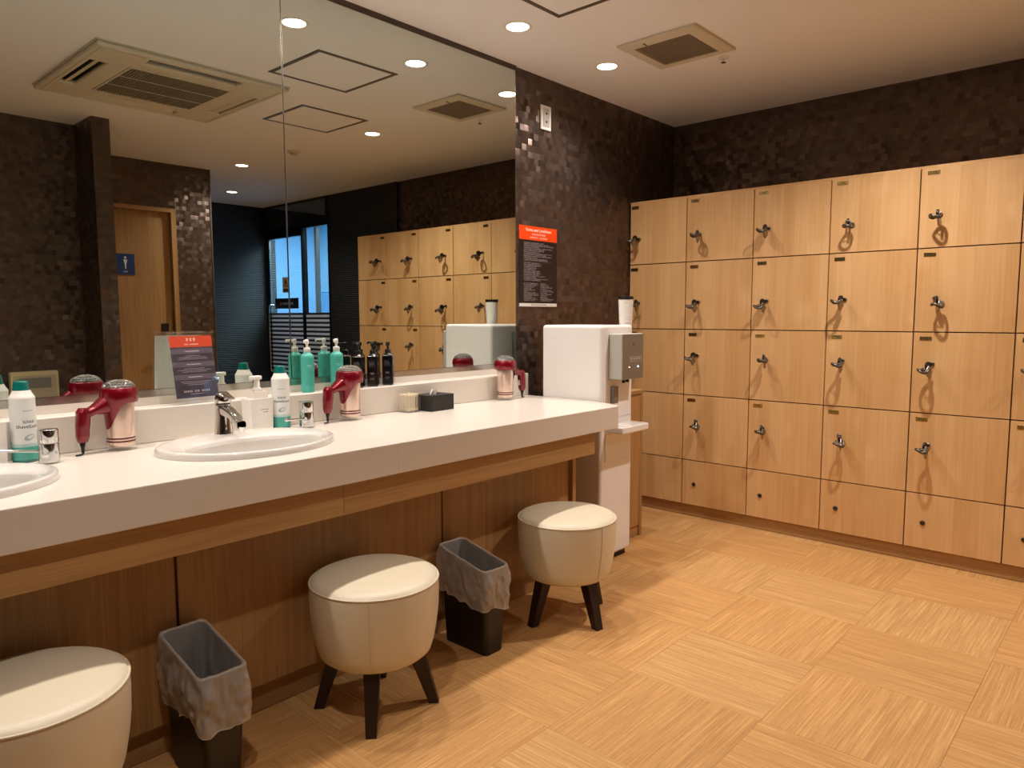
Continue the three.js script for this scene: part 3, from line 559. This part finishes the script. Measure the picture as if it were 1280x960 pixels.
// ------------------------------------------------------------------ spray cans and soap dispensers on the worktop
{
  const lab = canvasTex(1024, 768, (c, W, H) => {
    c.fillStyle = '#e9ebe6'; c.fillRect(0, 0, W, H);
    c.fillStyle = '#4fa79b'; c.fillRect(0, 590, W, 178); c.fillStyle = '#2d7f86'; c.beginPath(); c.moveTo(0, 600); c.lineTo(W, 540); c.lineTo(W, 600); c.closePath(); c.fill();
    c.fillStyle = '#b9d6d2'; c.fillRect(0, 560, W, 40);
    for (const x of [256, 768]) {
      c.textAlign = 'center'; c.fillStyle = '#596063'; c.font = '22px sans-serif'; c.fillText('Shaving Foam', x, 150);
      c.fillStyle = '#333b40'; c.font = 'bold 50px sans-serif'; c.fillText('Schick', x, 300); c.font = 'bold 56px sans-serif'; c.fillText('ShaveGuard', x, 362);
      c.fillStyle = '#a7b2b4'; c.beginPath(); c.ellipse(x, 480, 70, 34, -0.3, 0, 7); c.fill(); c.fillStyle = '#dfe6e4'; c.beginPath(); c.ellipse(x + 16, 474, 46, 20, -0.3, 0, 7); c.fill();
    }
  });
  const S = thing('spray_can', '', 'spray can', [1.333, YC, 0.136], -2.0, 'spray cans on the worktop'); S.scale.set(1.08, 1.12, 1.08);
  mesh('body', new THREE.CylinderGeometry(0.0285, 0.0285, 0.148, 48, 1, true).translate(0, 0.080, 0), std({ map: lab, roughness: 0.32 }), S);
  mesh('base_ring', lathe([[0, 0], [0.027, 0], [0.029, 0.003], [0.0285, 0.007]], 40), M.tealCap, S);
  mesh('shoulder', lathe([[0.0285, 0.1535], [0.029, 0.156], [0.0275, 0.160], [0.0235, 0.166], [0.0205, 0.172], [0.0195, 0.175]], 40), M.whitePlastic, S);
  mesh('cap', lathe([[0.0195, 0.174], [0.0195, 0.178], [0.018, 0.180], [0.0165, 0.189], [0.016, 0.1955], [0.0135, 0.198], [0, 0.1985]], 32), M.tealCap, S);
  const c = S.clone(); c.name = numbered('spray_can'); c.position.set(0.556, YC, 0.138); c.rotation.y = -1.75; scene.add(c);
  S.userData.label = 'white and teal spray can beside the middle basin and soap dispenser'; c.userData = { ...S.userData, label: 'white and teal spray can beside the near basin' };
}
{
  const T = thing('soap_dispenser', '', 'soap dispenser', [1.245, YC, 0.134], 0.12, 'soap dispensers on the worktop'); T.scale.y = 1.1;
  mesh('body', taperBox(0.084, 0.05, 0.090, 0.052, 0.104), M.whitePlastic, T);
  mesh('shoulder', [taperBox(0.056, 0.042, 0.05, 0.036, 0.022).translate(0, 0.104, 0)], M.greyLight, T).material = std({ color: 0xe6dfd5, roughness: 0.3 });
  const lab = canvasTex(256, 256, (c, W, H) => { c.fillStyle = '#f0ece4'; c.fillRect(0, 0, W, H); c.fillStyle = '#9d9890'; c.fillRect(110, 76, 110, 6); c.fillRect(140, 98, 20, 8); c.fillRect(168, 96, 40, 9); });
  mesh('print', new THREE.PlaneGeometry(0.07, 0.09).translate(0, 0.052, 0.0262), std({ map: lab, roughness: 0.4 }), T);
  mesh('pump_collar', lathe([[0, 0.126], [0.016, 0.126], [0.015, 0.135], [0.010, 0.140], [0.0098, 0.163], [0, 0.163]], 24), M.whitePlastic, T);
  mesh('pump_head', [new RoundedBoxGeometry(0.040, 0.012, 0.022, 3, 0.004).translate(-0.005, 0.168, 0)], M.whitePlastic, T);
  const c = T.clone(); c.name = numbered('soap_dispenser'); c.position.set(0.466, YC, 0.134); c.rotation.y = 0.1; scene.add(c);
  T.userData.label = 'white soap dispenser with wide pump beside the middle basin faucet'; c.userData = { ...T.userData, label: 'white soap dispenser with wide pump beside the near basin' };
}
// ------------------------------------------------------------------ swab box, tissue box
{
  const t = thing('swab_box', 'clear acrylic box of cotton swabs beside the tissue box', 'swab box', [1.912, YC, 0.140], 0.05);
  const w = 0.033;
  mesh('case', [bx(-w, w, 0.0, 0.003, -w, w), bx(-w, -w + 0.002, 0.003, 0.086, -w, w), bx(w - 0.002, w, 0.003, 0.086, -w, w), bx(-w + 0.002, w - 0.002, 0.003, 0.086, -w, -w + 0.002), bx(-w + 0.002, w - 0.002, 0.003, 0.086, w - 0.002, w)], M.acrylic, t);
  for (let i = 0; i < 8; i++) for (let j = 0; j < 4; j++) {
    const x = -0.026 + i * 0.0074 + 0.001 * (hsh(i, j, 3) - 0.5), z = -0.024 + j * 0.0155, h = 0.074 + 0.004 * hsh(i, j, 4);
    mesh('swab', lathe([[0, 0.004], [0.0026, 0.006], [0.0028, 0.012], [0.0013, 0.017], [0.0013, h - 0.014], [0.0028, h - 0.009], [0.0026, h - 0.002], [0, h]], 8).translate(x, 0, z), M.swab, t);
  }
}
{
  const t = thing('tissue_box', 'small black tissue box with white tissue sticking out', 'tissue box', [2.03, YC, 0.165], 0.06);
  const W = 0.066, D = 0.05, H = 0.066;
  mesh('case', [new RoundedBoxGeometry(2 * W, H - 0.003, 2 * D, 2, 0.002).translate(0, (H - 0.003) / 2, 0), bx(-W, -0.03, H - 0.003, H, -D, D), bx(0.03, W, H - 0.003, H, -D, D), bx(-0.03, 0.03, H - 0.003, H, -D, -0.012), bx(-0.03, 0.03, H - 0.003, H, 0.012, D)], M.tissueBox, t);
  mesh('tissue', [grid(14, 8, (u, v) => { const x = (u - 0.5) * 0.05 * (1 - 0.6 * v), k = Math.sin(u * 9 + 1) * 0.006 * (1 - v); return [x - 0.012 + 0.008 * v, H - 0.004 + v * 0.030 * (1 - 0.5 * Math.abs(u - 0.45)), k + 0.012 * v * (u - 0.3)]; }), grid(14, 8, (u, v) => { const x = (u - 0.5) * 0.044 * (1 - 0.7 * v), k = Math.cos(u * 8) * 0.006 * (1 - v) - 0.004; return [x - 0.006 + 0.004 * v, H - 0.004 + v * 0.024, k - 0.014 * v * (u - 0.6)]; })], M.paper, t);
}
// ------------------------------------------------------------------ acrylic A-frame sign on the ledge
{
  const t = thing('acrylic_sign', 'clear acrylic A-frame sign holding an orange and grey notice', 'sign', [1.06, LEDGE, 0.05], 0.10);
  const w = 0.082, h = 0.235, lean = 0.17;
  const leaf = s => { const g = bx(-w, w, 0, h, -0.0012, 0.0012); g.rotateX(-s * lean); g.translate(0, 0.001, s * 0.0405); return g; };
  mesh('front_leaf', leaf(1), M.acrylic, t); mesh('back_leaf', leaf(-1), M.acrylic, t);
  mesh('ridge', bx(-w, w, 0.2315, 0.2355, -0.004, 0.004, 0.0015), M.acrylic, t);
  const tex = canvasTex(512, 704, (c, W, H) => {
    c.fillStyle = '#4a3f49'; c.fillRect(0, 0, W, H); c.fillStyle = '#e4512c'; c.fillRect(0, 0, W, 128);
    c.fillStyle = '#ffe9df'; c.textAlign = 'center'; for (let k = 0; k < 3; k++) { c.fillRect(196 + k * 42, 30, 32, 6); c.fillRect(198 + k * 42, 46, 28, 6); c.fillRect(209 + k * 42, 24, 7, 42); } for (let k = 0; k < 13; k++) if (k !== 4) c.fillRect(174 + k * 13, 90, 8, 14);
    c.fillStyle = '#6e6370'; for (const y of [146, 296, 440]) c.fillRect(0, y, W, 58);
    c.fillStyle = '#d9d0d6'; for (const y of [172, 322, 466]) c.fillRect(170, y, 172, 8);
    c.fillStyle = '#b5aab2'; for (const [y, a] of [[226, 180], [244, 330], [262, 360], [372, 250], [390, 400], [408, 300], [520, 360], [538, 300], [556, 200]]) c.fillRect(W / 2 - a / 2, y, a, 5);
    c.fillStyle = '#c8bfc6'; for (let k = 0; k < 15; k++) if (k !== 5 && k !== 9) c.fillRect(100 + k * 21, 620, 12, 22); c.fillRect(170, 660, 170, 5);
  });
  const lay = g => { g.rotateX(-lean); g.translate(0, 0.001, 0.0405); return g; };
  const card = mesh('notice', lay(bx(-w + 0.008, w - 0.008, 0.020, 0.224, -0.0028, -0.0020)), M.paper, t);
  mesh('print', lay(new THREE.PlaneGeometry(2 * w - 0.016, 0.204).translate(0, 0.122, -0.0018)), std({ map: tex, roughness: 0.6 }), card);
}
// ------------------------------------------------------------------ poster and outlet plate on the mosaic wall
{
  const t = thing('rules_poster', 'tall orange and black notice headed Terms and Conditions on the mosaic wall', 'poster', [2.755, 1.222, 0.0015]);
  const tex = canvasTex(768, 1024, (c, W, H) => {
    c.fillStyle = '#1c1517'; c.fillRect(0, 0, W, H); c.fillStyle = '#f04a12'; c.fillRect(0, 0, W, 176);
    c.fillStyle = '#ffe4d6'; c.textAlign = 'center'; c.font = 'bold 50px sans-serif'; c.fillText('Terms and Conditions', W / 2, 66);
    for (let k = 0; k < 9; k++) { c.fillRect(250 + k * 31, 92, 22, 4); c.fillRect(252 + k * 31, 104, 18, 4); c.fillRect(259 + k * 31, 88, 5, 28); } for (let k = 0; k < 15; k++) { if (k === 7) continue; c.fillRect(212 + k * 24, 136, 16, 3); c.fillRect(212 + k * 24, 147, 16, 3); c.fillRect(213 + k * 24, 132, 4, 22); }
    const para = (x, y, n, w, s) => { for (let k = 0; k < n; k++) { const L = w * (0.35 + 0.65 * hsh(k, s, 7)); let q = x; while (q < x + L) { const b = 6 + 16 * hsh(Math.floor(q), k + s, 9); c.fillStyle = ['#7d7478', '#8f868a', '#6a6266'][Math.floor(3 * hsh(Math.floor(q), k, 8))]; c.fillRect(q, y + k * 17, b, 10); q += b + 4; } } };
    para(84, 206, 14, 620, 1); para(84, 462, 14, 620, 2); para(84, 722, 14, 290, 3); para(420, 722, 14, 280, 4);
    c.fillStyle = '#6a3d30'; c.fillRect(60, 446, 650, 4);
    c.fillStyle = '#e6e2da'; c.fillRect(0, 982, W, 42); c.fillStyle = '#6e6a64'; for (let k = 0; k < 20; k++) c.fillRect(230 + 16 * k, 996, 10, 14);
  });
  const g = bx(0, 0.301, 0, 0.408, 0, 0.0035);
  mesh('sheet', g, std({ map: tex, roughness: 0.38 }), t);
}
{
  const t = thing('outlet_plate', 'small white outlet plate high on the mosaic wall', 'outlet plate', [2.96, 2.126, 0.001]);
  mesh('plate', new RoundedBoxGeometry(0.082, 0.122, 0.008, 3, 0.003).translate(0, 0.061, 0.004), M.whitePlastic, t);
  mesh('insert', bx(-0.024, 0.024, 0.016, 0.106, 0.0085, 0.0105, 0.0008), M.greyLight, t);
  for (const y of [0.04, 0.082]) mesh('socket', cyl(0.006, 0.006, 0.001, 14).rotateX(Math.PI / 2).translate(0, y, 0.0106), M.blackPlastic, t);
}
// ------------------------------------------------------------------ ceiling fittings
const duct = (a, h) => [bx(-a, a, h - 0.004, h, -a, a), bx(-a, -a + 0.004, 0.002, h - 0.004, -a, a), bx(a - 0.004, a, 0.002, h - 0.004, -a, a), bx(-a + 0.004, a - 0.004, 0.002, h - 0.004, -a, -a + 0.004), bx(-a + 0.004, a - 0.004, 0.002, h - 0.004, a - 0.004, a)];
{
  const t = thing('ceiling_air_conditioner', 'square beige ceiling cassette air conditioner with central grille', 'air conditioner', [1.69, CE, 1.575]);
  const rect = (x0, x1, z0, z1) => new THREE.Path([[x0, z0], [x0, z1], [x1, z1], [x1, z0]].map(p => new THREE.Vector2(...p)));
  const sq = a => new THREE.Shape([[-a, -a], [a, -a], [a, a], [-a, a]].map(p => new THREE.Vector2(...p)));
  const s = sq(0.465), G = 0.255; s.holes.push(rect(-G, G, -G, G));
  const sl = [[-0.225, 0.225, 0.345, 0.418], [-0.225, 0.225, -0.418, -0.345], [0.345, 0.418, -0.225, 0.225], [-0.418, -0.345, -0.225, 0.225]];
  for (const q of sl) s.holes.push(rect(...q));
  const g = new THREE.ExtrudeGeometry(s, { depth: 0.008, bevelEnabled: true, bevelSize: 0.010, bevelThickness: 0.007, bevelOffset: -0.010, bevelSegments: 2 });
  g.rotateX(Math.PI / 2); g.translate(0, -0.0125, 0); mesh('panel', g, M.acPanel, t);
  mesh('edge_flange', (() => { const r = sq(0.47); r.holes.push(rect(-0.44, 0.44, -0.44, 0.44)); return new THREE.ExtrudeGeometry(r, { depth: 0.005, bevelEnabled: false }).rotateX(Math.PI / 2).translate(0, -0.001, 0); })(), M.acPanel, t);
  mesh('inner_frame', (() => { const r = sq(0.443); r.holes.push(rect(-0.436, 0.436, -0.436, 0.436)); return new THREE.ExtrudeGeometry(r, { depth: 0.003, bevelEnabled: false }).rotateX(Math.PI / 2).translate(0, -0.0272, 0); })(), M.acPanel, t);
  mesh('inner_duct', duct(0.43, 0.29), M.duct, t);
  const gr = mesh('intake_grille', [bx(-G, G, -0.029, -0.021, -G, -G + 0.008), bx(-G, G, -0.029, -0.021, G - 0.008, G), bx(-G, -G + 0.008, -0.029, -0.021, -G + 0.008, G - 0.008), bx(G - 0.008, G, -0.029, -0.021, -G + 0.008, G - 0.008)], M.acPanel, t);
  for (let i = 0; i < 34; i++) mesh('grille_slat', bx(-G + 0.014 + i * 0.0148 - 0.003, -G + 0.014 + i * 0.0148 + 0.003, -0.027, -0.017, -G + 0.008, G - 0.008), M.acGrille, gr);
  for (const z of [-0.09, 0.08]) mesh('grille_bar', bx(-G + 0.008, G - 0.008, -0.0295, -0.0275, z - 0.004, z + 0.004), M.acPanel, gr);
  sl.forEach(([x0, x1, z0, z1], i) => {
    const along = i < 2, L = along ? x1 - x0 : z1 - z0, cx = (x0 + x1) / 2, cz = (z0 + z1) / 2;
    const f = bx(-L / 2 + 0.006, L / 2 - 0.006, -0.0012, 0.0012, -0.018, 0.018); f.rotateX(along ? (cz > 0 ? 0.42 : -0.42) : (cx > 0 ? 0.42 : -0.42)); if (!along) f.rotateY(Math.PI / 2);
    f.translate(cx, -0.0165, cz); mesh('air_flap', f, M.acPanel, t);
  });
}
function hatch(x0, x1, z0, z1, label) {
  const t = thing('ceiling_hatch', label, 'ceiling hatch', [(x0 + x1) / 2, CE, (z0 + z1) / 2]);
  const a = (x1 - x0) / 2, b = (z1 - z0) / 2, w = 0.021;
  mesh('frame', [bx(-a, a, -0.003, 0.001, -b, -b + w), bx(-a, a, -0.003, 0.001, b - w, b), bx(-a, -a + w, -0.003, 0.001, -b + w, b - w), bx(a - w, a, -0.003, 0.001, -b + w, b - w)], M.hatchFrame, t);
  mesh('panel', muv(bx(-a + w + 0.001, a - w - 0.001, -0.0022, -0.0005, -b + w + 0.001, b - w - 0.001), 0.5), M.ceiling, t);
}
hatch(1.952, 2.415, 0.52, 0.965, 'square ceiling access hatch close to the mirror');
hatch(2.375, 2.84, 1.335, 1.785, 'square ceiling access hatch in the middle of the room');
{
  const t = thing('exhaust_vent', 'square beige ceiling exhaust vent with fine grille', 'vent', [3.03, CE, 0.715]);
  const o = 0.193, i = 0.138;
  const ring = (a, ya, b, yb) => { const g = new THREE.BufferGeometry(), p = []; const c = [[-1, -1], [1, -1], [1, 1], [-1, 1]]; for (let k = 0; k < 4; k++) { const m = c[k], n = c[(k + 1) % 4], A = [m[0] * a, ya, m[1] * a], B = [n[0] * a, ya, n[1] * a], C = [n[0] * b, yb, n[1] * b], Dd = [m[0] * b, yb, m[1] * b]; p.push(...A, ...B, ...C, ...A, ...C, ...Dd); } g.setAttribute('position', new THREE.Float32BufferAttribute(p, 3)); g.computeVertexNormals(); return g; };
  const fm = M.acPanel.clone(); fm.side = THREE.DoubleSide;
  mesh('frame', [ring(o, -0.001, o, -0.011), ring(o, -0.011, o - 0.008, -0.014), ring(o - 0.008, -0.014, i, -0.017), ring(i, -0.017, i, -0.004)], fm, t);
  mesh('inner_duct', duct(0.144, 0.22), M.duct, t);
  for (let k = 0; k < 26; k++) { const z = -i + 0.006 + k * (2 * i - 0.012) / 25; mesh('louvre', bx(-i, i, -0.0135, -0.006, z - 0.0032, z + 0.0032), M.ventGrille, t); }
  mesh('clip', bx(-o + 0.02, -o + 0.05, -0.0185, -0.0155, -0.07, -0.066), M.darkTrim, t);
}
{
  const t = thing('smoke_detector', 'small round detector on the ceiling near the restroom door', 'detector', [2.98, CE, 2.42]);
  mesh('base', lathe([[0.05, 0], [0.05, -0.008], [0.042, -0.014]], 32), M.acPanel, t); mesh('sensor', lathe([[0.030, -0.012], [0.028, -0.024], [0.016, -0.030], [0, -0.031]], 24), M.greyLight, t); mesh('cover', lathe([[0.042, -0.014], [0.030, -0.0165], [0, -0.0165]], 24), M.acPanel, t);
  const s = thing('sprinkler', 'tiny ceiling sprinkler beside the exhaust vent', 'sprinkler', [3.298, CE, 0.813]);
  mesh('rosette', lathe([[0.026, 0], [0.024, -0.005], [0.008, -0.008], [0, -0.008]], 24), M.whitePlastic, s); mesh('deflector', [cyl(0.004, 0.004, 0.018, 10, 0, -0.024, 0), cyl(0.012, 0.012, 0.0015, 16, 0, -0.0255, 0)], M.chrome, s);
}
// ------------------------------------------------------------------ things seen in the mirror
{
  const t = struct('door_1', muv(bx(1.79, 2.535, 0.006, 2.0, 3.575, 3.61), 1, [0.1, 0.4]), M.oak, 'light oak restroom door');
  mesh('door_frame', [muv(bx(2.537, 2.575, 0.003, 2.035, 3.53, 3.67)), muv(bx(1.745, 2.537, 2.003, 2.035, 3.53, 3.67), 1, [0, 0], true), muv(bx(1.745, 1.787, 0.003, 2.003, 3.53, 3.67))], M.oak, t);
  mesh('lock_plate', bx(2.44, 2.495, 1.055, 1.12, 3.5655, 3.5748), M.blackPlastic, t);
  mesh('lever_handle', [cyl(0.009, 0.009, 0.05, 12).rotateX(-Math.PI / 2).translate(2.468, 0.965, 3.575), bx(2.37, 2.478, 0.957, 0.973, 3.518, 3.53, 0.004), cyl(0.024, 0.024, 0.006, 20).rotateX(-Math.PI / 2).translate(2.468, 0.965, 3.575)], M.chromeTrim, t);
  const tex = canvasTex(256, 256, (c, W, H) => {
    c.fillStyle = '#1d3f73'; c.fillRect(0, 0, W, H); c.fillStyle = '#f2f4f6'; c.beginPath(); c.arc(118, 46, 15, 0, 7); c.fill();
    c.beginPath(); c.moveTo(92, 70); c.lineTo(144, 70); c.lineTo(128, 128); c.lineTo(124, 186); c.lineTo(112, 186); c.lineTo(108, 128); c.closePath(); c.fill();
    c.fillStyle = '#cfd8e4'; c.font = 'bold 26px sans-serif'; c.textAlign = 'center'; c.fillText('MEN', 120, 228);
  });
  const s = thing('restroom_sign', 'blue square restroom sign with white male figure on the wooden door', 'sign', [2.185, 1.5, 3.572]);
  const g = bx(-0.074, 0.074, 0, 0.16, 0, 0.0028); g.rotateY(Math.PI); mesh('plate', g, std({ map: tex, roughness: 0.4 }), s);
}
{
  const t = thing('display_unit', 'beige wall unit with grey display window, seen in the mirror', 'display unit', [1.33, 0.665, 2.799]);
  mesh('housing', new RoundedBoxGeometry(0.26, 0.175, 0.05, 3, 0.008).translate(0, 0.0875, -0.025), std({ color: 0xd6cba0, roughness: 0.5 }), t);
  mesh('face', bx(-0.115, 0.115, 0.014, 0.150, -0.0525, -0.0502), std({ color: 0xb9b19a, roughness: 0.5 }), t);
  mesh('display', bx(-0.085, 0.085, 0.07, 0.135, -0.0540, -0.0526), std({ color: 0x82827c, roughness: 0.3 }), t);
  mesh('knob', cyl(0.011, 0.011, 0.006, 20).rotateX(-Math.PI / 2).translate(-0.055, 0.038, -0.0526), M.blackPlastic, t);
}
// glass front to the lobby
{
  const X = 4.30;
  const fr = struct('window_1', [bx(X - 0.04, X + 0.04, 2.10, CE, 3.92, 5.18), bx(X - 0.03, X + 0.03, 0, 2.10, 3.921, 3.945), bx(X - 0.03, X + 0.03, 0, 2.10, 4.415, 4.44), bx(X - 0.03, X + 0.03, 0, 2.10, 5.15, 5.179), bx(X - 0.03, X + 0.03, -0.005, 0.02, 3.945, 5.15), bx(X - 0.03, X + 0.03, 2.03, 2.10, 4.44, 5.15)], M.frameBlack, 'black frame of the glass front');
  mesh('transom', bx(X - 0.046, X - 0.041, 2.13, 2.36, 3.95, 5.15), phy({ color: 0x2a2e33, roughness: 0.03, clearcoat: 1 }), fr);
  mesh('pane', bx(X - 0.004, X + 0.004, 0.02, 2.095, 3.946, 4.414), M.glass, fr);
  for (const z of [4.03]) mesh('mullion', bx(X + 0.05, X + 0.09, 0, 2.1, 4.27, 4.31), M.greyLight, fr);
  const strips = (parent, z0, z1, x) => { for (let k = 0; k < 25; k++) { const y = 1.19 - k * 0.047; mesh('film_strip', bx(x - 0.0015, x, y - 0.024, y, z0, z1), M.filmStrip, parent); mesh('dark_film_strip', bx(x - 0.0015, x, y, y + 0.023, z0, z1), M.film, parent); } };
  strips(fr, 3.948, 4.412, X - 0.0045);
  const Xd = X - 0.0;
  const d = struct('door_2', bx(Xd - 0.005, Xd + 0.005, 0.022, 2.028, 4.442, 5.148), M.glass, 'glass door to the lobby with striped privacy film');
  strips(d, 4.444, 5.146, Xd - 0.0055);
  mesh('pull_handle', [tube([[Xd - 0.006, 1.30, 5.07], [Xd - 0.05, 1.30, 5.07], [Xd - 0.062, 1.285, 5.07], [Xd - 0.065, 1.2, 5.07], [Xd - 0.065, 0.7, 5.07], [Xd - 0.062, 0.575, 5.07], [Xd - 0.05, 0.56, 5.07], [Xd - 0.006, 0.56, 5.07]], 0.011, 60, 10)], M.chrome, d);
  mesh('edge_rail', bx(Xd - 0.012, Xd + 0.012, 0.022, 2.028, 5.118, 5.146), M.chromeTrim, d);
  const tx = canvasTex(256, 64, (c, W, H) => { c.fillStyle = '#15151a'; c.fillRect(0, 0, W, H); c.fillStyle = '#8d8d98'; for (let k = 0; k < 6; k++) c.fillRect(60 + k * 20, 26, 13, 14); c.fillStyle = '#b3543a'; c.fillRect(186, 24, 14, 18); });
  const p1 = thing('door_label', 'black strip label on the glass door', 'label', [Xd - 0.009, 1.26, 4.79]);
  mesh('strip', (() => { const g = bx(-0.24, 0.24, 0, 0.115, -0.001, 0.001); g.rotateY(-Math.PI / 2); return g; })(), std({ map: tx, roughness: 0.4 }), p1);
  const tx2 = canvasTex(128, 256, (c, W, H) => { c.fillStyle = '#b8a98c'; c.fillRect(0, 0, W, H); c.strokeStyle = '#3a2f22'; c.lineWidth = 14; c.beginPath(); c.moveTo(64, 36); c.lineTo(24, 150); c.lineTo(104, 150); c.closePath(); c.stroke(); c.fillStyle = '#3a2f22'; c.fillRect(54, 70, 20, 60); c.fillRect(10, 190, 108, 50); });
  const p2 = thing('warning_sticker', 'small tan warning sticker on the glass door', 'sticker', [Xd - 0.009, 1.435, 4.80]);
  mesh('sheet', (() => { const g = bx(-0.065, 0.065, 0, 0.17, -0.001, 0.001); g.rotateY(-Math.PI / 2); return g; })(), std({ map: tx2, roughness: 0.5 }), p2);
}
renderer.render(scene, camera);
